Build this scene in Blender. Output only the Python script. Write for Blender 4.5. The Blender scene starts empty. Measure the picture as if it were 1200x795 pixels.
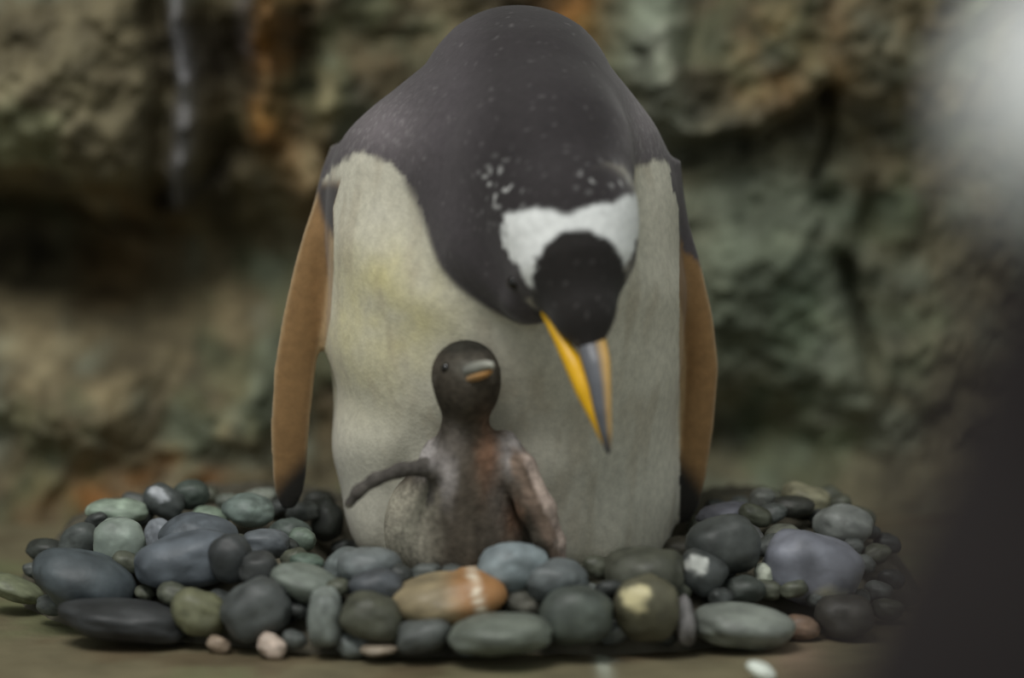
import bpy, bmesh, math, random
import numpy as np
from mathutils import Vector, Matrix

scene = bpy.context.scene
col = scene.collection
W, H = 1200.0, 795.0
FPX = 4500.0                      # focal length in pixels of the 1200 px wide frame
PITCH = math.radians(8.0)
CAM = np.array([0.0, -3.0 * math.cos(PITCH), 0.20 + 3.0 * math.sin(PITCH)])

# ------------------------------------------------------------------ camera, world, lights, exposure
cd = bpy.data.cameras.new('camera'); cam = bpy.data.objects.new('camera', cd); col.objects.link(cam)
cd.sensor_width = 36.0; cd.lens = 36.0 * FPX / W
cd.clip_start = 0.02; cd.clip_end = 50
cam.location = CAM; cam.rotation_euler = (math.pi / 2 - PITCH, 0, 0)
cd.dof.use_dof = True; cd.dof.focus_distance = 2.92; cd.dof.aperture_fstop = 1.55
scene.camera = cam

world = bpy.data.worlds.new('world'); scene.world = world; world.use_nodes = True
bg = world.node_tree.nodes['Background']
bg.inputs[0].default_value = (0.80, 0.86, 0.84, 1); bg.inputs[1].default_value = 0.52

def area(name, loc, target, size, power, color):
    l = bpy.data.lights.new(name, 'AREA'); l.shape = 'RECTANGLE'; l.size = size[0]; l.size_y = size[1]
    l.energy = power; l.color = color
    o = bpy.data.objects.new(name, l); col.objects.link(o); o.location = loc
    o.rotation_euler = (Vector(target) - Vector(loc)).to_track_quat('-Z', 'Y').to_euler()
    return o
area('ceiling_light_offscreen', (-0.70, -1.45, 2.6), (0, -0.2, 0.2), (1.5, 1.0), 52, (1.0, 0.98, 0.95))

vs = scene.view_settings
vs.view_transform = 'Standard'; vs.look = 'None'; vs.gamma = 1.0; vs.exposure = 0.0
vs.use_curve_mapping = False

# ------------------------------------------------------------------ helpers
def lin(c):
    c = np.asarray(c, float) / 255.0
    return np.where(c <= 0.04045, c / 12.92, ((c + 0.055) / 1.055) ** 2.4)

def px(x, y, Y):
    """world point seen at pixel (x, y) at world depth Y"""
    cx, cz = (x - W / 2) / FPX, (H / 2 - y) / FPX
    d = np.array([cx, math.cos(PITCH) + cz * math.sin(PITCH), -math.sin(PITCH) + cz * math.cos(PITCH)])
    return CAM + d * ((Y - CAM[1]) / d[1])

def to_px(P):
    v = P - CAM
    f = v[:, 1] * math.cos(PITCH) - v[:, 2] * math.sin(PITCH)
    u = v[:, 1] * math.sin(PITCH) + v[:, 2] * math.cos(PITCH)
    return W / 2 + FPX * v[:, 0] / f, H / 2 - FPX * u / f

def sstep(a, b, x):
    t = np.clip((x - a) / (b - a), 0, 1)
    return t * t * (3 - 2 * t)

def hash3(ix, iy, iz, seed):
    n = (ix.astype(np.int64) * 374761393 + iy.astype(np.int64) * 668265263 + iz.astype(np.int64) * 2147483647 + seed * 974634777) & 0xffffffff
    n = ((n ^ (n >> 13)) * 1274126177) & 0xffffffff
    n = ((n ^ (n >> 16)) * 2246822519) & 0xffffffff
    return ((n ^ (n >> 15)) & 0xffffff) / float(0xffffff) * 2 - 1

def noise(P, scale, seed=0):
    p = np.asarray(P, float) * scale
    i = np.floor(p); f = p - i; f = f * f * f * (f * (f * 6 - 15) + 10); i = i.astype(np.int64)
    r = 0
    for dx in (0, 1):
        for dy in (0, 1):
            for dz in (0, 1):
                w = (f[:, 0] if dx else 1 - f[:, 0]) * (f[:, 1] if dy else 1 - f[:, 1]) * (f[:, 2] if dz else 1 - f[:, 2])
                r = r + w * hash3(i[:, 0] + dx, i[:, 1] + dy, i[:, 2] + dz, seed)
    return r

def fbm(P, scale, octs=4, seed=0, gain=0.5):
    r = 0; a = 1.0; t = 0
    for k in range(octs):
        r = r + a * noise(P, scale * 2.03 ** k, seed + 17 * k); t += a; a *= gain
    return r / t

def mesh_from(name, V, F, colors=None, mat=None, smooth=True):
    me = bpy.data.meshes.new(name)
    V = np.asarray(V, np.float32); F = np.asarray(F, np.int32)
    me.vertices.add(len(V)); me.vertices.foreach_set('co', V.ravel())
    n = F.shape[1]
    me.loops.add(F.size); me.loops.foreach_set('vertex_index', F.ravel())
    me.polygons.add(len(F))
    me.polygons.foreach_set('loop_start', np.arange(0, F.size, n, dtype=np.int32))
    me.polygons.foreach_set('use_smooth', np.full(len(F), smooth))
    me.update(calc_edges=True); me.validate()
    if colors is not None:
        a = me.color_attributes.new('Col', 'FLOAT_COLOR', 'POINT')
        c = np.ones((len(V), 4), np.float32); c[:, :3] = colors
        a.data.foreach_set('color', c.ravel())
    if mat: me.materials.append(mat)
    return me

def link(name, data, parent=None, label=None, cat=None, group=None, kind=None, loc=None):
    o = bpy.data.objects.new(name, data); col.objects.link(o)
    if loc is not None: o.location = loc
    if parent:
        o.parent = parent
    if label: o['label'] = label
    if cat: o['category'] = cat
    if group: o['group'] = group
    if kind: o['kind'] = kind
    return o

def material(name, color=None, rough=0.7, noise_scale=60, noise_amt=0.25, bump=0.3, bump_scale=200, bump_dist=0.002,
             spec=0.3, sheen=0.0, voronoi=None, detail=6, coat=0.0):
    """principled material; base colour from the vertex colours unless a colour is given, broken up by noise"""
    m = bpy.data.materials.new(name); m.use_nodes = True
    nt = m.node_tree; N = nt.nodes; L = nt.links
    b = N['Principled BSDF']
    tc = N.new('ShaderNodeTexCoord')
    if color is None:
        src = N.new('ShaderNodeAttribute'); src.attribute_name = 'Col'; cs = src.outputs['Color']
    else:
        src = N.new('ShaderNodeRGB'); src.outputs[0].default_value = (*lin(color), 1); cs = src.outputs[0]
    nz = N.new('ShaderNodeTexNoise'); nz.inputs['Scale'].default_value = noise_scale; nz.inputs['Detail'].default_value = detail
    L.new(tc.outputs['Object'], nz.inputs['Vector'])
    mr = N.new('ShaderNodeMapRange'); mr.inputs[1].default_value = 0.25; mr.inputs[2].default_value = 0.75
    mr.inputs[3].default_value = 1 - noise_amt; mr.inputs[4].default_value = 1 + noise_amt
    L.new(nz.outputs['Fac'], mr.inputs[0])
    mul = N.new('ShaderNodeVectorMath'); mul.operation = 'SCALE'
    L.new(cs, mul.inputs[0]); L.new(mr.outputs[0], mul.inputs['Scale'])
    L.new(mul.outputs[0], b.inputs['Base Color'])
    b.inputs['Roughness'].default_value = rough
    b.inputs['Specular IOR Level'].default_value = spec
    if sheen: b.inputs['Sheen Weight'].default_value = sheen
    if coat: b.inputs['Coat Weight'].default_value = coat; b.inputs['Coat Roughness'].default_value = 0.25
    bp = N.new('ShaderNodeBump'); bp.inputs['Strength'].default_value = bump; bp.inputs['Distance'].default_value = bump_dist
    if voronoi:
        vo = N.new('ShaderNodeTexVoronoi'); vo.inputs['Scale'].default_value = voronoi
        L.new(tc.outputs['Object'], vo.inputs['Vector']); L.new(vo.outputs['Distance'], bp.inputs['Height'])
    else:
        n2 = N.new('ShaderNodeTexNoise'); n2.inputs['Scale'].default_value = bump_scale; n2.inputs['Detail'].default_value = 5
        L.new(tc.outputs['Object'], n2.inputs['Vector']); L.new(n2.outputs['Fac'], bp.inputs['Height'])
    L.new(bp.outputs[0], b.inputs['Normal'])
    return m

M_rock = material('rock', rough=0.75, noise_scale=28, noise_amt=0.45, bump=0.6, bump_scale=60, bump_dist=0.008, spec=0.3, detail=9)
M_floor = material('wet_ledge', rough=0.6, noise_scale=22, noise_amt=0.25, bump=0.4, bump_scale=90, bump_dist=0.004)
M_feather = material('feathers', rough=0.75, noise_scale=150, noise_amt=0.14, bump=0.12, voronoi=330, bump_dist=0.0012, spec=0.2, sheen=0.15)
M_plume = material('dark_plumage', rough=0.9, noise_scale=150, noise_amt=0.14, bump=0.12, voronoi=330, bump_dist=0.0012, spec=0.08)
M_down = material('chick_down', rough=0.95, noise_scale=160, noise_amt=0.4, bump=0.4, bump_scale=320, bump_dist=0.003, spec=0.1)
M_stone = material('pebble_stone', rough=0.5, noise_scale=45, noise_amt=0.3, bump=0.3, bump_scale=120, bump_dist=0.002, spec=0.4)
M_gravel = material('gravel', rough=0.8, noise_scale=40, noise_amt=0.4, bump=0.6, bump_scale=100)
M_bill = material('bill_horn', rough=0.4, noise_scale=60, noise_amt=0.12, bump=0.1, spec=0.5)
M_eye = material('eye', (18, 14, 12), rough=0.08, noise_amt=0.02, bump=0.0, spec=0.6)
M_foot = material('foot_skin', (205, 120, 60), rough=0.6, noise_amt=0.2, bump=0.4)
M_claw = material('claw', (40, 36, 34), rough=0.5, noise_amt=0.1)

# ------------------------------------------------------------------ rock wall
def wall():
    def axis(a, b, c, d, fine, coarse):
        return np.concatenate([np.linspace(a, b, int((b - a) / coarse), endpoint=False), np.linspace(b, c, int((c - b) / fine), endpoint=False), np.linspace(c, d, int((d - c) / coarse) + 1)])
    xs = axis(-2.2, -0.55, 0.55, 2.2, 0.0028, 0.010)
    zs = axis(-0.1, -0.02, 0.52, 1.9, 0.0028, 0.010)
    X, Z = np.meshgrid(xs, zs); nx, nz = len(xs), len(zs)
    x = X.ravel(); z = Z.ravel()
    P = np.stack([x, np.zeros_like(x), z], 1)
    # photo-pixel guide of each wall point, on the mean wall depth
    u, v = to_px(np.stack([x, np.full_like(x, 0.36), z], 1))
    warp = fbm(P, 9, 3, 5) * 28; warp2 = fbm(P, 9, 3, 9) * 28
    u = u + warp; v = v + warp2
    def blob(cx, cy, rx, ry): return np.exp(-(((u - cx) / rx) ** 2 + ((v - cy) / ry) ** 2))
    def seg(x0, y0, x1, y1, w):
        dx, dy = x1 - x0, y1 - y0; t = np.clip(((u - x0) * dx + (v - y0) * dy) / (dx * dx + dy * dy), 0, 1)
        return np.exp(-(((u - x0 - t * dx) ** 2 + (v - y0 - t * dy) ** 2) / w ** 2))
    d = 0.045 * fbm(P, 3.2, 3, 1) + 0.030 * fbm(P, 11, 4, 2) * (1 - 0.45 * sstep(740, 860, u)) + 0.011 * fbm(P, 42, 4, 3)
    ridg = 1 - np.abs(fbm(P * np.array([1, 1, 0.6]), 7, 4, 12)); d += 0.05 * (ridg - 0.75) * (1 - 0.85 * sstep(740, 860, u)) ; d += 0.006 * fbm(P, 90, 3, 71)
    d += 0.085 * blob(60, 100, 150, 125) * sstep(250, 205, v + 0.25 * (u - 90))      # pale block, upper left
    d -= 0.16 * blob(170, 325, 220, 75)                                              # dark hollow under it
    d -= 0.10 * blob(30, 300, 140, 60)
    d += 0.05 * blob(70, 470, 160, 75)                                               # lumps low left
    d += 0.04 * blob(300, 440, 70, 90)
    d -= 0.05 * seg(192, -30, 188, 240, 13); d += 0.035 * seg(218, -30, 205, 230, 15)
    d -= 0.05 * seg(250, -30, 255, 200, 20); d += 0.04 * seg(322, -40, 300, 180, 18); d -= 0.03 * seg(350, -40, 345, 120, 12)
    d += 0.03 * seg(385, 120, 345, 240, 18)
    d += 0.07 * blob(770, 50, 60, 110)                                               # pale grey block right of the head
    d -= 0.02 * seg(835, -10, 800, 130, 20)
    d += 0.05 * blob(940, 60, 110, 70) 
    d -= 0.035 * seg(800, 190, 965, 110, 13); d += 0.03 * seg(800, 160, 960, 85, 16)
    d -= 0.03 * seg(965, 110, 960, 200, 10)
    d -= 0.04 * blob(975, 228, 24, 14); d -= 0.04 * blob(1035, 250, 16, 30)
    d += 0.05 * blob(900, 330, 120, 110); d -= 0.04 * seg(1010, 310, 1030, 420, 12)
    d -= 0.05 * blob(880, 530, 110, 50); d += 0.03 * blob(1000, 450, 60, 70)
    d += 0.10 * sstep(0.06, -0.06, z)                                                # toe of the wall
    y = 0.37 - d + 0.06 * sstep(0.25, 1.8, z) * 0
    V = np.stack([x, y, z], 1)
    idx = np.arange(nx * nz).reshape(nz, nx)
    F = np.stack([idx[:-1, :-1], idx[:-1, 1:], idx[1:, 1:], idx[1:, :-1]], -1).reshape(-1, 4)
    base = lin((94, 86, 65)) * np.ones((len(V), 3))
    def mix(c, w): 
        nonlocal base
        w = np.clip(w, 0, 1)[:, None]; base = base * (1 - w) + lin(c) * w
    n1 = fbm(P, 8, 5, 21); n2 = fbm(P, 15, 5, 31); n3 = fbm(P, 35, 4, 41); n4 = fbm(P, 5, 3, 51)
    mix((92, 72, 44), sstep(0.0, 0.5, n1) * 0.8)
    mix((112, 116, 100), sstep(0.05, 0.5, n2) * 0.7)
    mix((50, 44, 34), sstep(0.08, 0.45, -n2) * 0.8)
    mix((96, 104, 88), np.clip(blob(900, 340, 190, 190) * 0.9, 0, 1))
    mix((128, 122, 96), blob(60, 110, 130, 110) * 0.5 * (0.6 + 0.8 * n3))
    mix((140, 146, 132), blob(765, 50, 50, 95) * (0.75 + 0.6 * n3))
    mix((136, 92, 38), blob(690, 20, 34, 50) * 0.8 + seg(320, -30, 300, 170, 26) * 0.6 * (0.7 + n3))
    mix((112, 82, 44), blob(930, 70, 130, 70) * 0.5 * (0.8 + n3))
    mix((108, 108, 112), seg(218, -30, 203, 240, 11) * 0.8 + seg(292, -30, 285, 80, 10) * 0.5)
    for cx, cy, rx, ry, w in ((40, 425, 30, 34, .8), (132, 445, 24, 18, .8), (245, 375, 20, 24, .7), (260, 490, 9, 14, .8), (250, 440, 24, 20, .5), (45, 480, 22, 30, .5), (370, 125, 12, 22, .8), (350, 195, 12, 26, .7), (100, 265, 14, 16, .5), (135, 300, 12, 12, .4)):
        mix((150, 136, 104), blob(cx, cy, rx, ry) * w)
    for cx, cy, rx, ry in ((175, 550, 30, 16), (250, 555, 20, 14), (120, 575, 40, 14), (210, 530, 18, 14)):
        mix((128, 84, 38), blob(cx, cy, rx, ry) * 0.7)
    mix((72, 92, 66), sstep(0.2, 0.55, fbm(P, 12, 4, 77)) * 0.3)
    base *= 1.18 * (1 + 0.35 * n3)[:, None]
    o = link('wall_back', mesh_from('wall_back', V, F, np.clip(base, 0.004, 1), M_rock), label='rough olive and brown rock wall behind the nest', kind='structure')
    return o
wall()

# ------------------------------------------------------------------ floor: the nest ledge, stepping down to a lower floor in front
NC = (-0.035, 0.01, 0.41, 0.275)
def mound(x, y):
    rho = np.sqrt(((x - NC[0]) / NC[2]) ** 2 + ((y - NC[1]) / NC[3]) ** 2)
    h = (0.050 + 0.020 * sstep(0.10, 0.20, np.abs(x + 0.01)) * sstep(-0.12, 0.05, y)) * sstep(1.0, 0.70, rho)
    hollow = sstep(1.15, 0.8, np.sqrt(((x + 0.003) / 0.15) ** 2 + ((y + 0.0) / 0.165) ** 2))   # where the birds stand
    return h * (1 - hollow) + np.minimum(h, 0.022) * hollow

def floor():
    xs = np.concatenate([np.linspace(-2.2, -0.5, 90, endpoint=False), np.linspace(-0.5, 0.5, 220, endpoint=False), np.linspace(0.5, 2.2, 91)])
    ys = np.concatenate([np.linspace(-3.6, -0.62, 110, endpoint=False), np.linspace(-0.62, 0.42, 230)])
    X, Y = np.meshgrid(xs, ys); x = X.ravel(); y = Y.ravel()
    P = np.stack([x, y, np.zeros_like(x)], 1)
    e = -0.44 + 0.03 * fbm(P, 4, 3, 8)
    s = sstep(-0.06, 0.05, y - e)
    z = -0.20 * (1 - s) + 0.006 * fbm(P, 10, 4, 4) * (1 - 0.5 * s) - 0.002
    V = np.stack([x, y, z], 1); nx, ny = len(xs), len(ys)
    idx = np.arange(nx * ny).reshape(ny, nx)
    F = np.stack([idx[:-1, :-1], idx[:-1, 1:], idx[1:, 1:], idx[1:, :-1]], -1).reshape(-1, 4)
    c = lin((112, 105, 82)) * np.ones((len(V), 3))
    def mix(k, w):
        nonlocal c
        w = np.clip(w, 0, 1)[:, None]; c = c * (1 - w) + lin(k) * w
    mix((104, 108, 78), sstep(0, .5, fbm(P, 9, 4, 61)) * .8)
    mix((92, 78, 58), sstep(0, .5, fbm(P, 14, 4, 63)) * .7)
    u, v = to_px(V)
    wu = u + 8 * fbm(P, 60, 2, 5)
    mix((190, 196, 180), np.exp(-(((wu - 708) / 9) ** 2 + ((v - 778) / 22) ** 2)) * .8)
    mix((150, 126, 108), np.exp(-(((wu - 935) / 34) ** 2 + ((v - 770) / 22) ** 2)) * .6)
    link('floor', mesh_from('floor', V, F, c, M_floor), label='olive brown rock ledge under the pebble nest', kind='structure')
floor()

# ------------------------------------------------------------------ SDF bodies -> one continuous mesh (surface nets)
def smin(a, b, k):
    h = np.clip(0.5 + 0.5 * (b - a) / k, 0, 1)
    return b * (1 - h) + a * h - k * h * (1 - h)

def ellip(P, c, r, R=None):
    q = P - np.asarray(c, np.float32)
    if R is not None: q = q @ np.asarray(R, np.float32)
    r = np.asarray(r, np.float32)
    k0 = np.sqrt(((q / r) ** 2).sum(1)); k1 = np.sqrt(((q / (r * r)) ** 2).sum(1)) + 1e-9
    return k0 * (k0 - 1) / k1

def cone(P, a, b, ra, rb):
    a = np.asarray(a, np.float32); b = np.asarray(b, np.float32); ab = b - a
    t = np.clip(((P - a) @ ab) / (ab @ ab), 0, 1)
    return np.sqrt(((P - a - t[:, None] * ab) ** 2).sum(1)) - (ra + (rb - ra) * t)

def chain(P, pts, k=0.01):
    d = None
    for (a, ra), (b, rb) in zip(pts[:-1], pts[1:]):
        e = cone(P, a, b, ra, rb); d = e if d is None else smin(d, e, k)
    return d

def cat_rom(xp, fp, x):
    return np.interp(x, xp, fp)

LOFT = {}
def loft(P, rows, rot=None, power=2.0):
    """rows: z, cx, cy, half width, depth forward, depth back; sorted by z"""
    if id(rows) not in LOFT:
        rr = np.array(sorted(rows), float); z = rr[:, 0]
        zz = np.linspace(z[0], z[-1], 240); fs = []
        ker = np.hanning(17); ker /= ker.sum()
        for k in range(1, rr.shape[1]):
            f = np.interp(zz, z, rr[:, k])
            fs.append(np.convolve(np.pad(f, 8, mode='edge'), ker, 'valid'))     # rounded interpolation
        LOFT[id(rows)] = (rows, z, zz, fs)
    _, z, zz, fs = LOFT[id(rows)]
    t = np.clip((P[:, 2] - zz[0]) / (zz[-1] - zz[0]) * 239, 0, 238.999); i0 = t.astype(np.int32); t = t - i0
    tab = [(f[i0] * (1 - t) + f[i0 + 1] * t).astype(np.float32) for f in fs]
    cx, cy, a, bf, bb = tab[:5]
    qx = P[:, 0] - cx; qy = P[:, 1] - cy
    if rot is not None:
        ca, sa = math.cos(rot), math.sin(rot); qx, qy = qx * ca + qy * sa, -qx * sa + qy * ca
    b = np.where(qy < 0, bf, bb)
    k = (np.abs(qx / a) ** power + np.abs(qy / b) ** power) ** (1 / power)
    d = (k - 1) * np.minimum(a, b)
    return np.maximum(d, np.maximum(P[:, 2] - z[-1], z[0] - P[:, 2]))

def surface_nets(fn, lo, hi, h):
    lo = np.array(lo); n = np.ceil((np.array(hi) - lo) / h).astype(int) + 1
    ax = [lo[i] + h * np.arange(n[i]) for i in range(3)]
    G = np.empty(n, np.float32)
    for i0 in range(0, n[0], 24):
        i1 = min(n[0], i0 + 24)
        X, Y, Z = np.meshgrid(ax[0][i0:i1], ax[1], ax[2], indexing='ij')
        G[i0:i1] = fn(np.stack([X.ravel(), Y.ravel(), Z.ravel()], 1).astype(np.float32)).reshape(X.shape)
    S = G < 0
    c = [S[i:n[0] - 1 + i, j:n[1] - 1 + j, k:n[2] - 1 + k] for i in (0, 1) for j in (0, 1) for k in (0, 1)]
    cnt = sum(a.astype(np.int8) for a in c); act = (cnt > 0) & (cnt < 8)
    I = np.argwhere(act); ids = np.full(act.shape, -1, np.int64); ids[act] = np.arange(len(I))
    acc = np.zeros((len(I), 3)); num = np.zeros(len(I))
    C = [(i, j, k) for i in (0, 1) for j in (0, 1) for k in (0, 1)]
    for a in range(8):
        for b in range(a + 1, 8):
            if sum(abs(C[a][q] - C[b][q]) for q in range(3)) != 1: continue
            ga = G[I[:, 0] + C[a][0], I[:, 1] + C[a][1], I[:, 2] + C[a][2]]; gb = G[I[:, 0] + C[b][0], I[:, 1] + C[b][1], I[:, 2] + C[b][2]]
            cr = (ga < 0) != (gb < 0); t = np.where(cr, ga / np.where(cr, ga - gb, 1), 0)
            p = np.array(C[a]) + t[:, None] * (np.array(C[b]) - np.array(C[a]))
            acc[cr] += p[cr]; num[cr] += 1
    V = lo + h * (I + acc / num[:, None])
    Fs = []
    for axis in range(3):
        o1, o2 = [q for q in range(3) if q != axis]
        sl = [slice(0, -1)] * 3; sh = [slice(0, -1)] * 3
        A = np.take(S, range(0, n[axis] - 1), axis); B = np.take(S, range(1, n[axis]), axis)
        E = np.argwhere(A != B); sgn = A[tuple(E.T)]
        ok = (E[:, o1] > 0) & (E[:, o2] > 0) & (E[:, o1] < n[o1] - 1) & (E[:, o2] < n[o2] - 1)
        E = E[ok]; sgn = sgn[ok]
        def cell(d1, d2):
            q = E.copy(); q[:, o1] -= d1; q[:, o2] -= d2; return ids[tuple(q.T)]
        quad = np.stack([cell(0, 0), cell(1, 0), cell(1, 1), cell(0, 1)], 1)
        flip = sgn if axis != 1 else ~sgn
        quad[~flip] = quad[~flip][:, ::-1]
        Fs.append(quad)
    return V, np.concatenate(Fs)

def row(y, l, r, Y, front, back):
    """loft row: image row y, left and right silhouette pixels at depth Y"""
    a = px(l, y, Y); b = px(r, y, Y)
    return ((a[2] + b[2]) / 2, (a[0] + b[0]) / 2, Y, (b[0] - a[0]) / 2, front, back)

# ---- adult penguin bending over its chick
T_ROWS = [row(672, 470, 740, 0.0, 0.06, 0.07), row(655, 432, 775, 0.0, 0.085, 0.10), row(630, 414, 787, 0.0, 0.10, 0.125), row(600, 404, 791, 0.0, 0.105, 0.135), row(540, 396, 795, 0.0, 0.112, 0.135),
          row(480, 391, 798, 0.0, 0.122, 0.135), row(400, 386, 800, 0.0, 0.138, 0.13), row(330, 382, 800, 0.0, 0.145, 0.13), row(270, 381, 797, 0.0, 0.142, 0.125),
          row(220, 385, 793, 0.0, 0.135, 0.12), row(180, 393, 786, -0.005, 0.125, 0.115), row(150, 410, 772, -0.01, 0.118, 0.11), row(120, 440, 747, -0.015, 0.11, 0.10),
          row(92, 478, 720, -0.02, 0.10, 0.09), row(74, 520, 685, -0.025, 0.07, 0.07), row(62, 575, 640, -0.025, 0.03, 0.03)]
PXM = 1500.0
def frow(y, c, Y, hw, th): 
    p = px(c, y, Y); return (p[2], p[0], Y, hw / PXM, th, th)
FL_L = [frow(596, 338, -0.03, 6, .003), frow(585, 339, -0.03, 15, .005), frow(560, 339, -.03, 20, .006), frow(500, 340, -.03, 23, .0065), frow(430, 346, -.025, 25, .007), frow(370, 357, -.02, 26, .008), frow(310, 367, -.015, 22, .009),
        frow(270, 374, -.01, 17, .011), frow(235, 381, .008, 11, .013), frow(200, 390, .02, 12, .015), frow(170, 404, .03, 14, .016)]
FL_R = [frow(612, 800, .00, 6, .003), frow(600, 803, .00, 14, .005), frow(560, 810, -.00, 18, .006), frow(500, 817, -.00, 20, .0065), frow(430, 822, -.0, 21, .007), frow(370, 816, -.0, 20, .008), frow(310, 803, -.0, 19, .009),
        frow(260, 790, 0, 16, .011), frow(225, 782, 0, 14, .014), frow(190, 775, 0, 20, .02)]
HC = px(667, 262, -0.205)
HEAD = [(px(610, 118, -0.03), 0.052), (px(620, 146, -0.085), 0.060), (px(634, 190, -0.135), 0.062), (px(652, 240, -0.165), 0.054)]
def head_parts(P):
    n = chain(P, HEAD, 0.03)
    thr = chain(P, [(px(560, 200, -0.10), 0.050), (px(588, 275, -0.135), 0.040), (px(625, 335, -0.165), 0.028)], 0.02)
    hd = ellip(P, px(667, 270, -0.185), (0.0505, 0.050, 0.060))
    sn = chain(P, [(px(674, 318, -0.200), 0.039), (px(683, 362, -0.215), 0.0225), (px(692, 408, -0.228), 0.0085)], 0.012)
    return n, thr, hd, sn
def adult(P):
    d = loft(P, T_ROWS, power=2.1)
    d = smin(d, ellip(P, px(606, 118, -0.025), (0.079, 0.088, 0.0715)), 0.026)
    # soft folds of the brood pouch
    fx = P[:, 0]; fz = P[:, 2]
    fold = np.exp(-((fz - 0.135 - 1.2 * (fx + 0.03) ** 2 + 0.10 * fx) / 0.022) ** 2) * 0.0032 + np.exp(-((fx - 0.075 - 0.25 * (fz - 0.1)) / 0.011) ** 2) * 0.003 * sstep(0.24, 0.16, fz) + np.exp(-((fx + 0.085 - 0.2 * (fz - 0.1)) / 0.010) ** 2) * 0.004 * sstep(0.15, 0.10, fz)
    d = d + (fold * (P[:, 1] < 0) + 0.003 * np.sin(fx * 38 + 2 * np.sin(fz * 25)) * np.sin(fz * 31 + 1)).astype(np.float32)
    n, thr, hd, sn = head_parts(P)
    d = smin(d, n, 0.028); d = smin(d, thr, 0.025); d = smin(d, hd, 0.016); d = smin(d, sn, 0.014)
    fl = np.minimum(loft(P, FL_L, rot=math.radians(18)), loft(P, FL_R, rot=math.radians(-22)))
    d = smin(d, fl, 0.010)
    tail = cone(P, (0, 0.11, 0.06), (0, 0.185, 0.035), 0.035, 0.010)
    d = smin(d, tail, 0.03)
    return d

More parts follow.
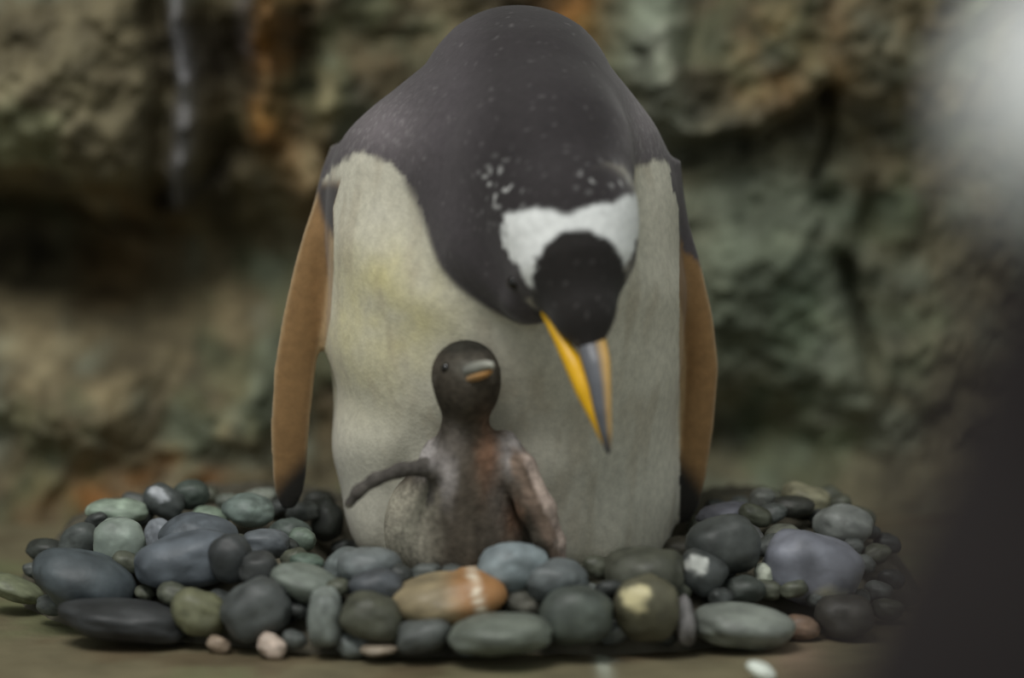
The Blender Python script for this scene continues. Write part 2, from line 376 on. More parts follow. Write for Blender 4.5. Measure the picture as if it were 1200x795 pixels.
def paint_adult(V):
    u, v = to_px(V); y = V[:, 1]
    j = fbm(V, 95, 2, 3) * 5 + fbm(V, 260, 2, 4) * 4
    u2 = u + j; v2 = v + fbm(V, 110, 2, 6) * 5
    n = len(V)
    C = np.ones((n, 3)) * lin((204, 200, 184))
    def mix(c, w):
        nonlocal C
        w = np.clip(w, 0, 1)[:, None]; C = C * (1 - w) + lin(c) * w
    mix((216, 206, 146), np.exp(-(((u - 450) / 80) ** 2 + ((v - 370) / 90) ** 2)) * .75 * (0.75 + 0.8 * fbm(V, 30, 3, 8)))
    mix((168, 156, 134), sstep(.1, .5, fbm(V * np.array([1, 1, .25]), 55, 3, 12)) * .35)
    # flippers: brown undersides, pale rims, dark tips
    left = sstep(389, 384, u) * sstep(240, 262, v); right = sstep(796, 803, u + 0 * v) * sstep(275, 300, v)
    flz = np.interp(V[:, 2], [r[0] for r in sorted(FL_L)], [r[1] for r in sorted(FL_L)]); flw = np.interp(V[:, 2], [r[0] for r in sorted(FL_L)], [r[3] for r in sorted(FL_L)])
    kl = (V[:, 0] - flz) / flw
    isl = sstep(1.25, 1.12, np.abs(kl)) * sstep(205, 225, v) * (V[:, 0] < -0.12)
    edge_free = sstep(0.9, 1.02, np.abs(V[:, 0] - flz) / flw)
    flz2 = np.interp(V[:, 2], [r[0] for r in sorted(FL_R)], [r[1] for r in sorted(FL_R)]); flw2 = np.interp(V[:, 2], [r[0] for r in sorted(FL_R)], [r[3] for r in sorted(FL_R)])
    kr = (V[:, 0] - flz2) / flw2
    isr = sstep(1.35, 1.2, np.abs(kr)) * sstep(205, 225, v) * (u > 796)
    for isf, k, top in ((isl, kl, 250), (isr, -kr, 285)):
        mix((132, 102, 66), isf)
        mix((186, 160, 122), isf * sstep(0.72, 0.98, np.abs(k)) * .7)
        mix((34, 32, 28), isf * sstep(535, 575, v + 20 * k))
        mix((58, 54, 55), isf * sstep(top + 12, top - 12, v - 24 * k))
    # dark back and sides behind the flipper line
    back = sstep(0.030, 0.045, y + 0.004 * j)
    mix((58, 55, 58), np.where((isl + isr) > .5, 0, back))
    # hood: everything above the shoulder line, and the throat hanging in front of the breast
    gx = np.array([360, 392, 425, 455, 480, 495, 515, 545, 580, 612, 640, 655, 700, 738, 750, 772, 784, 790, 800, 840])
    gy = np.array([240, 196, 177, 190, 215, 250, 290, 325, 346, 358, 330, 220, 195, 194, 192, 187, 196, 230, 290, 330])
    line = np.interp(u2, gx, gy)
    fr = sstep(0.05, 0.02, y)
    hood = sstep(5, -5, v2 - line) * fr
    hp = head_parts(V.astype(np.float32)); headfront = np.maximum(sstep(0.006, 0.001, np.minimum(np.minimum(hp[0], hp[2]), hp[3])), sstep(0.010, 0.004, hp[1]) * (v < 392)) * (y < 0)
    hood = np.maximum(hood, headfront)
    mix((74, 69, 72), hood)
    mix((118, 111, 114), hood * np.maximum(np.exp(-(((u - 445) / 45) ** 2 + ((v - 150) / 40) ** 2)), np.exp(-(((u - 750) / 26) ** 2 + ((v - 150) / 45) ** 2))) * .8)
    mix((44, 40, 41), hood * sstep(520, 590, u) * sstep(750, 700, u) * sstep(330, 250, v) * .9)
    # white band over the crown, black forehead
    hf = sstep(-0.12, -0.135, y) * sstep(0.012, 0.006, np.minimum(hp[2], hp[3]))
    top = np.interp(u2, [585, 597, 620, 665, 705, 735, 750], [262, 250, 244, 251, 241, 230, 228])
    lowl = np.interp(u2, [585, 600, 625, 700, 735, 748], [268, 308, 340, 345, 308, 280])
    band = sstep(-4, 4, v2 - top) * sstep(4, -4, v2 - lowl) * sstep(586, 594, u2) * hf
    mix((240, 242, 241), band)
    fore = sstep(1.04, 0.96, np.sqrt(((u2 - 679) / 56) ** 2 + ((v2 - 334) / 66) ** 2)) * hf
    mix((40, 37, 36), np.maximum(fore, hf * sstep(335, 345, v2) * sstep(618, 634, u)))
    # pale flecks round the band
    fl = sstep(0.50, 0.62, noise(V, 240, 91)) * (np.exp(-(((u - 585) / 26) ** 2 + ((v - 222) / 26) ** 2)) + np.exp(-(((u - 712) / 30) ** 2 + ((v - 208) / 14) ** 2)))
    mix((200, 200, 198), fl * hood)
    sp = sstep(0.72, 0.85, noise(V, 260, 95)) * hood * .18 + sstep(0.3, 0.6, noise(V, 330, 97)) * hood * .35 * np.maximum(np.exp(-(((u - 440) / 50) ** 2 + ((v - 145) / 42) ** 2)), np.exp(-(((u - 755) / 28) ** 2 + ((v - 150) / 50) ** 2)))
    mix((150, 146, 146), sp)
    return C

V, F = surface_nets(adult, (-0.215, -0.27, 0.012), (0.19, 0.21, 0.485), 0.0026)
base = np.array([0.0, 0.0, 0.02])
ROOT = link('penguin', None, label='adult penguin bending its white-banded head down over a chick on the pebble nest', cat='penguin', loc=base)
body = link('body', mesh_from('penguin_body', V - base, F, paint_adult(V), M_feather), ROOT)

def tube(pts, radii, segs=14, flat=None, up=None, colors=None, mat=None, name='m'):
    """closed tapered sweep; radii: (half width, half height) per point; up: reference direction"""
    pts = [Vector(p) for p in pts]; V = []; Cc = []; n = len(pts)
    for i, p in enumerate(pts):
        t = (pts[min(i + 1, n - 1)] - pts[max(i - 1, 0)]).normalized()
        u_ = Vector(up) if up is not None else Vector((0, 0, 1))
        r = t.cross(u_)
        if r.length < 1e-4: r = t.cross(Vector((1, 0, 0)))
        r.normalize(); w = r.cross(t).normalized()
        a, b = radii[i] if not np.isscalar(radii[i]) else (radii[i], radii[i])
        for s in range(segs):
            th = 2 * math.pi * s / segs
            V.append(p + r * (a * math.cos(th)) + w * (b * math.sin(th)))
            if colors: Cc.append(colors(i / (n - 1), th))
    F = []
    for i in range(n - 1):
        for s in range(segs):
            s2 = (s + 1) % segs; F.append((i * segs + s, i * segs + s2, (i + 1) * segs + s2, (i + 1) * segs + s))
    me = bpy.data.meshes.new(name)
    me.from_pydata([tuple(v) for v in V], [], F + [tuple(range(segs))[::-1], tuple(range((n - 1) * segs, n * segs))])
    for p in me.polygons: p.use_smooth = True
    if colors:
        a = me.color_attributes.new('Col', 'FLOAT_COLOR', 'POINT')
        a.data.foreach_set('color', np.array([(*c, 1) for c in Cc], np.float32).ravel())
    if mat: me.materials.append(mat)
    bm = bmesh.new(); bm.from_mesh(me); bmesh.ops.recalc_face_normals(bm, faces=bm.faces); bm.to_mesh(me); bm.free()
    return me

def interp_path(ctrl, n):
    ctrl = np.array(ctrl, float); t = np.linspace(0, len(ctrl) - 1, n)
    return np.stack([np.interp(t, range(len(ctrl)), ctrl[:, k]) for k in range(ctrl.shape[1])], 1)

def add_bill():
    grey = lin((96, 98, 104)); orange = lin((222, 150, 48)); yellow = lin((232, 178, 20)); cream = lin((226, 196, 130)); dark = lin((70, 72, 80))
    up = Vector((0.25, -0.95, 0.1))
    bill = bpy.data.objects.new('bill', None); col.objects.link(bill); bill.parent = ROOT; bill['label'] = 'slender bill with bright orange-yellow sides and dark ridge'
    def uc(t, th):
        side = math.cos(th); h = math.sin(th)
        c = cream * .65 + orange * .35
        w = min(1, max(0, (side + 0.30) / 0.25)); c = c * (1 - w) + grey * w
        k = min(1, max(0, (t - 0.66) / 0.2)); return c * (1 - k) + dark * k
    ctrl = [(*px(692, 396, -0.222), .0115, .009), (*px(699, 426, -0.236), .0105, .0095), (*px(703, 452, -0.243), .0082, .0085), (*px(706, 480, -0.248), .0064, .0072), (*px(710, 508, -0.250), .0042, .005), (*px(712, 526, -0.249), .0024, .003), (*px(713, 532, -0.247), .0008, .001)]
    p = interp_path(ctrl, 25) - np.array([*base, 0, 0])
    link('upper_mandible', tube(p[:, :3], [tuple(r) for r in p[:, 3:]], 18, up=up, colors=uc, mat=M_bill, name='upper_mandible'), bill)
    def lc(t, th):
        k = min(1, max(0, (t - 0.94) / 0.06)); return yellow * (1 - k) + dark * k
    ctrl = [(*px(636, 366, -0.1985), .0022, .003), (*px(655, 396, -0.213), .0046, .006), (*px(673, 428, -0.226), .0070, .0075), (*px(686, 456, -0.234), .0078, .0072), (*px(697, 484, -0.239), .0056, .0056), (*px(705, 508, -0.242), .0034, .004), (*px(711, 527, -0.243), .0012, .0015)]
    p = interp_path(ctrl, 25) - np.array([*base, 0, 0])
    link('lower_mandible', tube(p[:, :3], [tuple(r) for r in p[:, 3:]], 16, up=up, colors=lc, mat=M_bill, name='lower_mandible'), bill, label='bright orange-yellow lower mandible')
add_bill()

def ball(name, c, r, parent, mat, origin, stretch=(1, 1, 1)):
    bm = bmesh.new(); bmesh.ops.create_icosphere(bm, subdivisions=3, radius=r)
    for v in bm.verts: v.co = Vector((v.co.x * stretch[0], v.co.y * stretch[1], v.co.z * stretch[2])) + Vector(c) - Vector(origin)
    me = bpy.data.meshes.new(name); bm.to_mesh(me); bm.free(); me.materials.append(mat)
    for p in me.polygons: p.use_smooth = True
    return link(name, me, parent)
def snap(P0, dirn, fn):
    """walk from P0 along dirn until the body surface is reached"""
    p = np.array(P0, float); d = np.array(dirn, float) / np.linalg.norm(dirn)
    for k in range(400):
        if fn(p[None].astype(np.float32))[0] < 0: break
        p = p + d * 0.001
    return p
ball('eye', snap(px(603, 332, -0.30), px(603, 332, 0) - CAM, adult) + np.array((0, .004, 0)), 0.0055, ROOT, M_eye, base)
ball('eye', snap((0.15, -0.175, px(720, 318, -0.17)[2]), (-1, 0, 0), adult) + np.array((-.003, 0, 0)), 0.0055, ROOT, M_eye, base)

# ---- chick
CY = -0.158
def cp(x, y, dY=0.0): return px(x, y, CY + dY)
def chick(P):
    d = ellip(P, cp(546, 439, -.01), (0.0255, 0.029, 0.0255))
    d = smin(d, ellip(P, cp(549, 462, -.012), (0.020, 0.022, 0.018)), 0.012)
    neck = chain(P, [(cp(546, 470, -.004), .0165), (cp(545, 515, 0), .0165), (cp(547, 555, 0), .025)], .012)
    d = smin(d, neck, 0.012)
    b = ellip(P, cp(550, 590, .0), (0.038, 0.036, 0.055))
    b = smin(b, ellip(P, cp(552, 645, .0), (0.046, 0.038, 0.032)), .02)
    b = smin(b, ellip(P, cp(492, 620, .020), (0.027, 0.022, 0.042)), .022)
    b = smin(b, ellip(P, cp(510, 548, .010), (0.012, 0.014, 0.022)), .010)
    b = smin(b, ellip(P, cp(586, 550, .008), (0.016, 0.015, 0.026)), .010)
    d = smin(d, b, 0.010)
    fl = chain(P, [(cp(524, 556, -.018), .009), (cp(500, 548, -.026), .0066), (cp(470, 551, -.032), .0050), (cp(440, 562, -.035), .0046), (cp(420, 576, -.035), .0042), (cp(409, 591, -.033), .0036)], .005)
    fr = chain(P, [(cp(580, 524, -.010), .010), (cp(602, 556, -.024), .0092), (cp(622, 598, -.030), .0088), (cp(638, 632, -.030), .0078), (cp(652, 662, -.028), .005)], .006)
    fr = np.minimum(fr, chain(P, [(cp(592, 520, -.004), .010), (cp(614, 548, -.016), .0085), (cp(638, 596, -.024), .0080), (cp(652, 636, -.024), .0062), (cp(658, 660, -.024), .004)], .006))
    d = smin(d, np.minimum(fl, fr), .007)
    d = np.where(np.abs(d) < .012, d + 0.0016 * fbm(P, 190, 1, 5).astype(np.float32), d) if len(P) < 1 else d
    return d
def paint_chick(V):
    u, v = to_px(V); C = np.ones((len(V), 3)) * lin((72, 66, 58))
    u = u + 6 * fbm(V, 120, 2, 3); v = v + 6 * fbm(V, 120, 2, 7)
    def mix(c, w):
        nonlocal C
        w = np.clip(w, 0, 1)[:, None]; C = C * (1 - w) + lin(c) * w
    def blob(cx, cy, rx, ry): return np.exp(-(((u - cx) / rx) ** 2 + ((v - cy) / ry) ** 2))
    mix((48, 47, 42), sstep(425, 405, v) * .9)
    mix((108, 106, 98), blob(552, 432, 24, 13) * .7)
    mix((104, 98, 92), blob(534, 512, 12, 26) * .7)
    mix((120, 88, 68), blob(572, 535, 13, 44) * .7 + blob(600, 605, 12, 24) * .6)
    mix((176, 170, 168), blob(500, 535, 14, 24) * .9 + blob(524, 562, 9, 26) * .6 + blob(600, 530, 14, 24) * .7)
    mix((158, 153, 138), sstep(530, 478, u) * sstep(560, 585, v) * .9)
    mix((110, 104, 98), blob(585, 585, 14, 30) * .6)
    mix((120, 104, 92), sstep(0, 10, u - np.interp(v, [520, 570, 612, 660], [588, 603, 622, 645])) * sstep(520, 535, v))
    mix((176, 160, 150), sstep(0, 8, u - np.interp(v, [520, 570, 612, 660], [602, 621, 642, 655])) * sstep(520, 535, v) * .8)
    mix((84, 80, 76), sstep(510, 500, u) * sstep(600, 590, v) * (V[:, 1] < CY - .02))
    C *= (1 + .3 * fbm(V, 60, 3, 15))[:, None]
    return np.clip(C, .004, 1)
V, F = surface_nets(chick, (-0.15, -0.26, 0.015), (0.06, -0.08, 0.245), 0.0018)
cb = np.array([cp(555, 660)[0], CY, 0.02])
CH = link('penguin_chick', None, label='small dark downy chick with outstretched flipper under the bending penguin', cat='chick', loc=cb)
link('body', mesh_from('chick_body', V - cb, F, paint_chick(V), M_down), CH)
cbill = bpy.data.objects.new('bill', None); col.objects.link(cbill); cbill.parent = CH; cbill['label'] = 'short bill, grey above and orange below'
def two(c0, c1): return lambda t, th: lin(c0) * (1 - t) + lin(c1) * t
p = interp_path([(*cp(550, 435, -.032), .008, .0055), (*cp(561, 431, -.040), .0065, .005), (*cp(570, 428, -.046), .0045, .0038), (*cp(576, 428, -.050), .0028, .0026), (*cp(578, 432, -.051), .001, .001)], 17) - np.array([*cb, 0, 0])
link('upper_mandible', tube(p[:, :3], [tuple(r) for r in p[:, 3:]], 14, colors=two((104, 104, 98), (176, 176, 164)), mat=M_bill, name='chick_upper_mandible'), cbill)
p = interp_path([(*cp(546, 447, -.030), .007, .003), (*cp(560, 441, -.039), .0058, .0036), (*cp(569, 438, -.044), .0042, .003), (*cp(576, 435, -.048), .001, .001)], 17) - np.array([*cb, 0, 0])
link('lower_mandible', tube(p[:, :3], [tuple(r) for r in p[:, 3:]], 14, colors=two((130, 110, 84), (206, 150, 84)), mat=M_bill, name='chick_lower_mandible'), cbill)
ball('eye', snap(px(523, 432, -0.26), px(523, 432, 0) - CAM, chick) + np.array((0, .002, 0)), 0.0042, CH, M_eye, cb)
ball('eye', snap((0.02, CY - .008, cp(570, 432)[2]), (-1, 0, 0), chick) + np.array((-.0035, 0, 0)), 0.0042, CH, M_eye, cb)

# ---- second penguin, standing close to the lens on the lower floor, far out of focus
FZ = -0.20; FY = -1.72
PO = np.array([0.2125, FY, FZ])
HX, HZ = -0.018, 0.686
SROWS = [(.035, 0, 0, .05, .05, .06), (.06, 0, 0, .085, .085, .09), (.12, 0, 0, .118, .118, .112), (.24, -.004, 0, .130, .128, .116), (.36, -.008, 0, .130, .118, .116), (.46, -.012, 0, .112, .098, .104),
        (.53, -.014, .0, .082, .078, .082), (.58, -.014, .0, .060, .058, .060), (.63, -.014, .0, .046, .046, .046), (.66, -.015, 0, .038, .04, .04), (.69, -.015, 0, .02, .02, .02)]
def standing(P):
    d = loft(P, SROWS)
    d = smin(d, ellip(P, (HX, .012, HZ), (.046, .060, .048)), .02)
    d = smin(d, cone(P, (HX + .004, .05, HZ - .004), (HX + .008, .085, HZ - .008), .026, .011), .015)
    for s in (-1, 1):
        d = smin(d, chain(P, [((s * .098, 0, .47), .022), ((s * .128, -.01, .38), .020), ((s * .138, -.012, .27), .018), ((s * .14, -.01, .18), .010)], .01), .012)
    return smin(d, cone(P, (0, -.10, .08), (0, -.17, .04), .035, .01), .03)
def paint_standing(V):
    C = np.ones((len(V), 3)) * lin((46, 42, 42))
    def mix(c, w):
        nonlocal C
        w = np.clip(w, 0, 1)[:, None]; C = C * (1 - w) + lin(c) * w
    j = .006 * fbm(V, 60, 2, 3)
    mix((222, 218, 206), sstep(.045, .055, V[:, 1] + j) * sstep(.54, .52, V[:, 2]) * sstep(.105, .095, np.abs(V[:, 0])))
    s = np.abs(V[:, 2] - (HZ + .008) + j) 
    mix((240, 242, 241), sstep(.037, .032, s) * sstep(-.060, -.054, V[:, 1]) * sstep(.046, .040, V[:, 1]))
    return C
V, F = surface_nets(standing, (-.18, -.2, .02), (.18, .13, .77), 0.005)
ST = link('penguin', None, label='dark-backed penguin with pale head patch, far out of focus before the ledge', cat='penguin', loc=PO)
ST.rotation_euler = (0, 0, math.radians(-35)); ST.scale = (1.045,) * 3
link('body', mesh_from('standing_body', V, F, paint_standing(V), M_plume), ST)
sb = bpy.data.objects.new('bill', None); col.objects.link(sb); sb.parent = ST
org = lin((226, 132, 46))
for nm, dz, r in (('upper_mandible', 0.004, .0085), ('lower_mandible', -0.006, .006)):
    p = interp_path([(HX + .006, .075, HZ - .006 + dz, r, r), (HX + .008, .105, HZ - .012 + dz * .9, r * .8, r * .8), (HX + .01, .13, HZ - .018 + dz * .5, r * .5, r * .5), (HX + .01, .142, HZ - .021, .001, .001)], 13)
    link(nm, tube(p[:, :3], [tuple(r_) for r_ in p[:, 3:]], 12, colors=lambda t, th: org, mat=M_bill, name='standing_' + nm), sb)
for s in (-1, 1):
    ball('eye', (HX + s * .043, .036, HZ - .002), .006, ST, M_eye, (0, 0, 0))
    ft = []
    foot = bpy.data.objects.new('foot', None); col.objects.link(foot); foot.parent = ST
    for a in (-24, 0, 24):
        ca, sa = math.sin(math.radians(a)), math.cos(math.radians(a))
        p = [(s * .05, .0, .030), (s * .05 + ca * .03, .0 + sa * .03, .016), (s * .05 + ca * .06, sa * .06, .010), (s * .05 + ca * .085, sa * .085, .007)]
        link('toe', tube(p, [(.014, .014), (.011, .011), (.009, .008), (.004, .004)], 10, mat=M_foot, name='toe'), foot)
        p = [(s * .05 + ca * .082, sa * .082, .008), (s * .05 + ca * .094, sa * .094, .006), (s * .05 + ca * .102, sa * .102, .002)]
        link('claw', tube(p, [.0035, .0026, .0006], 8, mat=M_claw, name='claw'), foot)

# ------------------------------------------------------------------ nest: packed gravel and every pebble
def gravel():
    xs = np.linspace(-0.44, 0.35, 260); ys = np.linspace(-0.29, 0.29, 190)
    X, Y = np.meshgrid(xs, ys); x = X.ravel(); y = Y.ravel(); P = np.stack([x, y, 0 * x], 1)
    z = mound(x, y) - 0.012 - 0.022 * sstep(0.80, 0.92, np.sqrt(((x - NC[0]) / NC[2]) ** 2 + ((y - NC[1]) / NC[3]) ** 2)) + 0.006 * fbm(P, 60, 3, 5); z = np.maximum(z, -0.012)
    idx = np.arange(len(x)).reshape(len(ys), len(xs))
    F = np.stack([idx[:-1, :-1], idx[:-1, 1:], idx[1:, 1:], idx[1:, :-1]], -1).reshape(-1, 4)
    c = lin((84, 80, 68)) * (1 + .5 * fbm(P, 40, 3, 2))[:, None]
    link('gravel', mesh_from('gravel', np.stack([x, y, z], 1), F, c, M_gravel), label='fine grit packed between and under the nest pebbles', cat='gravel', kind='stuff')
gravel()

# pixel x, y, half width, half height, tilt (deg, + = right end up), colour, second colour/blotch or None, label
PEB = [
 (138, 600, 37, 15, 0, (142, 158, 140), None, 'smooth pale green pebble on top of the pile beside the dark wall hollow'),
 (140, 638, 29, 29, 0, (128, 138, 130), None, 'round light grey-green pebble under the pale green one'),
 (92, 626, 25, 20, 20, (74, 78, 78), None, 'dark grey pebble touching the round light grey-green one'),
 (55, 636, 24, 15, 0, (58, 60, 56), None, 'small dark pebble at the far outer end of the nest'),
 (192, 586, 25, 18, -30, (76, 80, 82), (176, 180, 184), 'dark pebble with white streak on the rear of the nest'),
 (224, 580, 21, 18, 10, (70, 80, 74), None, 'dark green-grey pebble behind the white-streaked one'),
 (247, 592, 22, 13, -20, (120, 138, 118), None, 'pale green oblong pebble at the rear of the nest'),
 (187, 613, 17, 21, 10, (120, 122, 138), None, 'upright lilac-grey pebble below the white-streaked one'),
 (232, 617, 44, 28, -10, (84, 90, 104), None, 'large blue-grey pebble above the biggest slate one'),
 (220, 657, 58, 31, 12, (88, 94, 110), None, 'biggest slate-blue pebble in the heap under the rock wall'),
 (270, 655, 24, 27, 0, (58, 60, 64), None, 'dark pebble at the end of the biggest slate-blue one'),
 (100, 682, 60, 35, -22, (72, 80, 90), None, 'big dark slate pebble sloping at the outer end of the nest'),
 (152, 726, 78, 22, -6, (52, 52, 56), None, 'long flat blackish pebble lying on the ledge'),
 (232, 720, 32, 25, -20, (112, 108, 74), None, 'olive yellow pebble next to the long blackish one'),
 (16, 690, 36, 13, -20, (116, 118, 84), None, 'flat olive stone lying apart on the ledge'),
 (302, 714, 40, 31, 25, (78, 80, 82), None, 'plain dark grey pebble beside the olive yellow one'),
 (360, 684, 40, 20, -20, (112, 118, 110), None, 'grey-green pebble leaning on the upright light grey one'),
 (381, 722, 19, 33, 0, (116, 120, 118), None, 'upright light grey pebble in the front row'),
 (318, 752, 17, 13, -30, (196, 160, 146), None, 'small pale pink pebble on the ledge'),
 (256, 746, 13, 9, -20, (150, 118, 96), None, 'tiny brownish pink pebble by the olive yellow one'),
 (311, 638, 27, 17, 0, (92, 96, 108), None, 'blue-grey pebble below the penguin flipper tip'),
 (354, 633, 18, 14, 0, (104, 120, 106), None, 'small moss-green pebble beside the penguin body'),
 (359, 660, 19, 11, 0, (90, 110, 96), None, 'little green pebble wedged above the grey-green one'),
 (303, 668, 22, 20, 0, (60, 60, 62), None, 'dark pebble wedged under the blue-grey one'),
 (268, 573, 17, 12, 0, (112, 116, 106), None, 'small grey pebble at the foot of the wall'),
 (292, 598, 31, 19, 0, (110, 124, 120), None, 'pale teal pebble behind the penguin flipper'),
 (304, 570, 22, 13, 10, (128, 130, 120), None, 'pale grey pebble against the wall behind the flipper'),
 (384, 612, 20, 28, 0, (52, 54, 50), None, 'dark upright pebble between flipper and body'),
 (338, 607, 26, 17, 0, (78, 88, 84), None, 'dark teal pebble under the flipper tip'),
 (374, 577, 20, 16, 0, (66, 66, 60), None, 'dark brown pebble behind the penguin body'),
 (404, 664, 24, 20, 30, (108, 114, 118), None, 'light blue-grey pebble at the edge of the penguin belly'),
 (410, 636, 20, 14, 0, (72, 74, 72), None, 'dark grey pebble tucked against the penguin belly'),
 (432, 664, 36, 19, 0, (106, 110, 116), None, 'smooth grey pebble beside the chick'),
 (444, 688, 33, 22, 0, (74, 76, 86), None, 'dark violet-grey pebble below the smooth grey one'),
 (437, 724, 34, 25, -15, (82, 80, 64), None, 'dark olive pebble under the violet-grey one'),
 (415, 754, 20, 13, 0, (112, 116, 118), None, 'small light grey pebble at the front of the nest'),
 (443, 761, 22, 6, 0, (150, 124, 104), None, 'thin pinkish chip at the front of the nest'),
 (530, 701, 64, 27, 10, (164, 134, 92), 'vein', 'large tan and orange pebble with a white vein in front of the chick'),
 (600, 660, 40, 28, 15, (124, 134, 146), None, 'rounded pale blue-grey pebble against the chick'),
 (651, 682, 36, 27, 0, (98, 102, 108), None, 'mid-grey pebble next to the pale blue-grey one'),
 (612, 704, 25, 17, -25, (112, 104, 94), None, 'small brown-grey pebble at the end of the veined one'),
 (582, 724, 58, 22, 3, (104, 108, 98), None, 'long flat green-grey pebble in the front row'),
 (495, 746, 31, 18, 10, (80, 82, 82), None, 'dark grey pebble beside the long green-grey one'),
 (676, 722, 40, 33, 0, (80, 86, 80), None, 'rounded dark green-grey pebble in the front row'),
 (690, 684, 15, 13, 0, (120, 122, 122), None, 'tiny grey pebble behind the dark green-grey one'),
 (727, 650, 58, 17, 2, (108, 102, 84), None, 'long olive pebble lying along the penguin belly'),
 (756, 673, 45, 29, 5, (82, 80, 66), None, 'round dark olive pebble below the long olive one'),
 (758, 714, 35, 37, 0, (96, 88, 64), (214, 204, 160), 'brown pebble with cream patch in the front row'),
 (822, 673, 27, 24, -20, (68, 70, 72), (206, 208, 202), 'dark pebble with white patch beside the brown one'),
 (846, 640, 42, 33, 10, (72, 74, 74), None, 'big dark charcoal pebble behind the white-patched one'),
 (848, 604, 32, 14, 10, (94, 90, 108), None, 'dull lilac pebble on the rear of the nest'),
 (800, 638, 24, 15, 0, (80, 70, 56), None, 'dark brown pebble at the edge of the bird'),
 (871, 730, 55, 25, -6, (120, 122, 116), None, 'oblong grey pebble alone at the front corner'),
 (802, 727, 12, 29, 5, (118, 108, 112), None, 'narrow upright lilac-brown pebble in the front row'),
 (896, 674, 11, 14, 10, (188, 186, 170), None, 'little whitish pebble beside the big lilac one'),
 (872, 692, 24, 16, 0, (66, 70, 66), None, 'dark greenish pebble above the oblong grey one'),
 (951, 666, 54, 42, -22, (120, 118, 140), (170, 168, 150), 'big smooth lilac-grey pebble at the nest edge'),
 (893, 587, 16, 16, 0, (104, 102, 98), None, 'small dull grey pebble at the wall foot'),
 (918, 614, 22, 15, 0, (106, 104, 92), None, 'olive-grey pebble behind the big lilac one'),
 (946, 574, 30, 17, -15, (142, 130, 98), None, 'tan pebble on the top rear of the nest'),
 (928, 594, 26, 13, 0, (64, 62, 56), None, 'dark pebble under the tan one'),
 (990, 602, 36, 25, -10, (124, 124, 124), None, 'light grey pebble above the big lilac one'),
 (955, 622, 16, 12, 0, (110, 110, 112), None, 'small grey pebble on the big lilac one'),
 (940, 722, 22, 14, -10, (132, 92, 70), None, 'reddish brown pebble behind the oblong grey one'),
 (892, 789, 17, 9, -30, (222, 222, 216), None, 'white angular chip lying on the bare ledge'),
 (990, 715, 34, 24, 0, (66, 60, 54), None, 'dark brown pebble below the big lilac one'),
 (878, 618, 18, 20, 30, (104, 100, 106), None, 'upright grey-violet pebble beside the charcoal one'),
]
rng = random.Random(4)
def ico(sub):
    bm = bmesh.new(); bmesh.ops.create_icosphere(bm, subdivisions=sub, radius=1.0)
    V = np.array([v.co[:] for v in bm.verts]); F = np.array([[v.index for v in f.verts] for f in bm.faces]); bm.free(); return V, F
IV, IF = ico(4)
def soft(c): c = np.asarray(c, float); g = c.mean(); return (g + (c - g) * 0.6) * np.array([.97, 1.0, .97])

def ray(x, y):
    p = px(x, y, 0.0); d = p - CAM; return d / np.linalg.norm(d)
def place(x, y, c):
    """first point of the pixel's ray that rests on the mound (or ledge) with half height c"""
    d = ray(x, y)
    for t in np.arange(2.45, 3.4, 0.002):
        p = CAM + d * t
        if p[2] <= mound(p[0], p[1]) + c * 0.86: return p
    return CAM + d * 3.1
stones = []
for i, (x, y, hw, hh, tilt, c1, c2, label) in enumerate(PEB):
    d0 = 2.9; s = d0 / FPX
    a, c = hw * s * 1.08, hh * s * 1.08
    b = min(max(a, c) * 0.8, 0.024 + 0.2 * a)
    stones.append(dict(p=place(x, y, c), ax=np.array([a, b, c]), tilt=math.radians(tilt), c1=c1, c2=c2, label=label, px=(x, y), d=ray(x, y), i=i))
# filler stones half hidden between the big ones
FILL = [(838, 582), (868, 574), (905, 572), (962, 592), (1000, 632), (1025, 642), (1045, 668), (905, 602), (972, 560), (1040, 625), (1005, 690), (1040, 700), (185, 640), (60, 700), (115, 705), (335, 640), (275, 600), (405, 705), (465, 675), (560, 655), (625, 680), (735, 700), (850, 665), (900, 690), (930, 640), (215, 600), (150, 660), (440, 640), (500, 670), (660, 655), (780, 740), (535, 672), (300, 690), (350, 715),
        (120, 655), (170, 690), (260, 690), (330, 690), (275, 620), (325, 725), (345, 745), (395, 690), (470, 725), (545, 735), (640, 735), (715, 690), (720, 740), (790, 690), (845, 700), (905, 640), (930, 690), (970, 640), (1010, 650), (885, 560 + 45), (70, 655), (40, 660), (205, 690), (480, 700), (160, 575), (245, 565), (330, 580), (355, 600), (820, 610), (860, 585), (960, 700), (285, 740), (640, 655), (510, 735), (985, 575), (1020, 615), (1030, 680), (1010, 590), (115, 610), (165, 600), (345, 655), (400, 640), (910, 660), (700, 665), (780, 655), (830, 650)]
FC = [((58, 60, 60), 'blackish grey'), ((86, 88, 88), 'plain grey'), ((84, 84, 68), 'dull olive')]
for k, (x, y) in enumerate(FILL):
    r = 12 + 5 * rng.random(); c1, nm = FC[k % 3]
    s = 2.95 / FPX
    ax = np.array([r * s * (1 + .35 * rng.random()), r * s, r * s * .8])
    stones.append(dict(p=place(x, y, ax[2]), ax=ax, tilt=rng.uniform(-.4, .4), c1=c1, c2=None, label='small %s pebble wedged among the larger nest stones' % nm, px=(x, y), d=ray(x, y), i=200 + k, group='small filler pebbles of the nest, ' + nm, fill=True, nm=nm))
def extent(s, d):
    ct, st = math.cos(s['tilt']), math.sin(s['tilt'])
    q = np.array([d[0] * ct + d[2] * st, d[1], -d[0] * st + d[2] * ct])
    return 1 / np.linalg.norm(q / s['ax'])
for s in stones: s['p0'] = s['p'].copy()
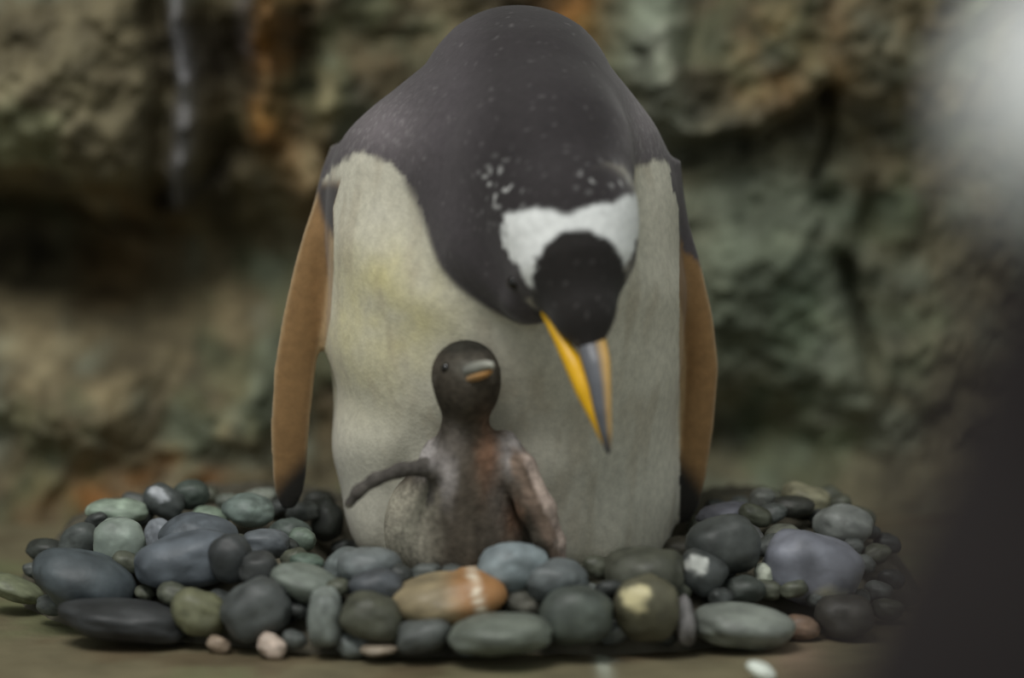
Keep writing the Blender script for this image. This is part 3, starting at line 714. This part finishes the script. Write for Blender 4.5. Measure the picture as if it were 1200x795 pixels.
for it in range(60):
    moved = 0
    for i in range(len(stones)):
        for j in range(i + 1, len(stones)):
            A, B = stones[i], stones[j]; v = B['p'] - A['p']; L = np.linalg.norm(v)
            if L > 0.13: continue
            n = v / max(L, 1e-6); ov = 0.96 * (extent(A, n) + extent(B, n)) - L
            if ov > 0:
                moved += 1
                for s, sg in ((A, -1), (B, 1)):
                    w = 0.5
                    if A.get('fill') != B.get('fill'): w = 0.9 if s.get('fill') else 0.1
                    # slide along the sight line first, so the stone keeps its place in view
                    al = np.dot(n * sg, s['d']); step = s['d'] * np.sign(al if abs(al) > 1e-3 else 1) * ov * w * 0.5 + n * sg * ov * w * 0.12
                    s['p'] = s['p'] + step
    for s in stones:
        s['p'] = s['p'] + 0.12 * (s['p0'] - s['p'])                                                  # stay near its resting place
        t = np.dot(s['p'] - CAM, s['d']); s['p'] = s['p'] + 0.25 * (CAM + s['d'] * t - s['p'])     # back towards its sight line
        lowz = extent(s, np.array([0, 0, 1.0]))
        s['p'][2] = max(s['p'][2], lowz * 0.92)
    if it % 4 == 0:                                     # keep clear of the birds
        Q = np.array([s['p'] for s in stones], np.float32)
        dm = np.minimum(adult(Q), chick(Q))
        for s, dd in zip(stones, dm):
            dd = dd - s['ax'][1] * 1.08
            if dd < 0: s['p'] = s['p'] + np.array([0, -1 if s['p'][1] < 0.02 else 1, 0]) * min(-dd, .012) * .7
    if not moved: break

for it in range(14):                                    # last nudge of any stone off the birds
    for ox, oy, oz in ((.85, 0, 0), (-.85, 0, 0), (0, .9, 0), (.6, .6, .3), (-.6, .6, .3), (0, .6, .6)):
        Q = np.array([s['p'] + s['ax'] * (ox, oy if s['p'][1] < .02 else -oy, oz) for s in stones], np.float32)
        for s, dd in zip(stones, np.minimum(adult(Q), chick(Q))):
            if dd < 0: s['p'] = s['p'] + np.array([0, -1 if s['p'][1] < 0.02 else 1, 0]) * min(-dd, .006)
def inside(Q, t):
    q = Q - t['p']; ct, st = math.cos(t['tilt']), math.sin(t['tilt'])
    q = np.stack([q[:, 0] * ct + q[:, 2] * st, q[:, 1], -q[:, 0] * st + q[:, 2] * ct], 1) / t['ax']
    return (q * q).sum(1) < 1
DIRS = np.array([(math.cos(a) * r, math.sin(a) * r, -math.sqrt(1 - r * r)) for r in (0.0, .35, .65, .9) for a in np.linspace(0, 2 * math.pi, 9)[:-1]])
for s in sorted(stones, key=lambda q: q['p'][2]):          # let any hovering stone down onto what lies under it
    ct, st = math.cos(s['tilt']), math.sin(s['tilt'])
    L0 = DIRS * s['ax']; L0 = np.stack([L0[:, 0] * ct - L0[:, 2] * st, L0[:, 1], L0[:, 0] * st + L0[:, 2] * ct], 1)
    near = [t for t in stones if t is not s and np.linalg.norm(t['p'] - s['p']) < .14]
    s['p'][2] += 0.0
    for k in range(60):
        Q = s['p'] + L0
        if (Q[:, 2] < np.maximum(mound(Q[:, 0], Q[:, 1]) - 0.012, -0.001)).any() or any(inside(Q, t).any() for t in near): break
        s['p'][2] -= 0.0015
import re
for s in stones:
    if s.get('fill'):
        near = min((t for t in stones if not t.get('fill')), key=lambda t: np.hypot(t['px'][0] - s['px'][0], t['px'][1] - s['px'][1]))
        short = re.split(r' (?:on|in|under|beside|behind|below|above|touching|at|lying|leaning|next|tucked|against|by|wedged|between|sloping|alone|with|around|of) ', near['label'])[0]
        if short in ('light grey pebble', 'dark grey pebble'): short = ' '.join(near['label'].split()[:8])
        if short in ('dark pebble', 'brown pebble'): short = ' '.join(near['label'].split()[:5])
        s['label'] = 'small %s pebble wedged beside the %s' % (s['nm'], short)
from collections import Counter
cnt = Counter(s['label'] for s in stones)
for s in stones:
    if s.get('fill'): s['group'] = 'small filler pebbles of the nest' if cnt[s['label']] > 1 else None
for s in stones:
    sd = s['i'] * 7 + 3
    off = np.array([sd * 1.37 % 50, sd * 2.11 % 50, sd * 0.73 % 50])
    D = IV.copy()
    k = 2.0 + 0.6 * ((sd * 0.377) % 1.0)
    D = D / (np.abs(D) ** k).sum(1)[:, None] ** (1 / k)
    rr = 1 + 0.19 * fbm(IV + off, 1.1, 2, 3) + 0.025 * fbm(IV + off, 4, 2, 5)
    D = D * rr[:, None]; D = D / np.abs(D).max(0)
    Vv = D * s['ax']
    ct, st = math.cos(s['tilt']), math.sin(s['tilt'])
    Vv = np.stack([Vv[:, 0] * ct - Vv[:, 2] * st, Vv[:, 1], Vv[:, 0] * st + Vv[:, 2] * ct], 1)
    C = lin(soft(s['c1'])) * (1 + .6 * fbm(IV + off, 2.2, 5, 9))[:, None]
    def mix(c, w):
        global C
        w = np.clip(w, 0, 1)[:, None]; C = C * (1 - w) + lin(c) * w
    if s['c2'] == 'vein':
        mix((156, 108, 62), sstep(-.2, .3, D[:, 0]) * .8)
        mix((232, 222, 200), np.exp(-((D[:, 0] - .46 + .05 * D[:, 2]) / .05) ** 2))
    elif s['c2'] is not None:
        q = np.array([-.35, -.75, .45]) if s['px'][0] < 900 else np.array([.5, -.7, -.5])
        q /= np.linalg.norm(q); dist = np.linalg.norm(IV - q, axis=1) + .25 * fbm(IV + off, 3, 2, 8)
        mix(s['c2'], sstep(.55, .3, dist))
    else:
        mix(soft(s['c1']) * 1.25, sstep(.15, .5, fbm(IV + off, 3.5, 3, 19)) * .5)
    link('pebble', mesh_from('pebble', Vv, IF, np.clip(C, .004, 1), M_stone), label=s['label'], cat='pebble', group=s.get('group'), loc=s['p'])
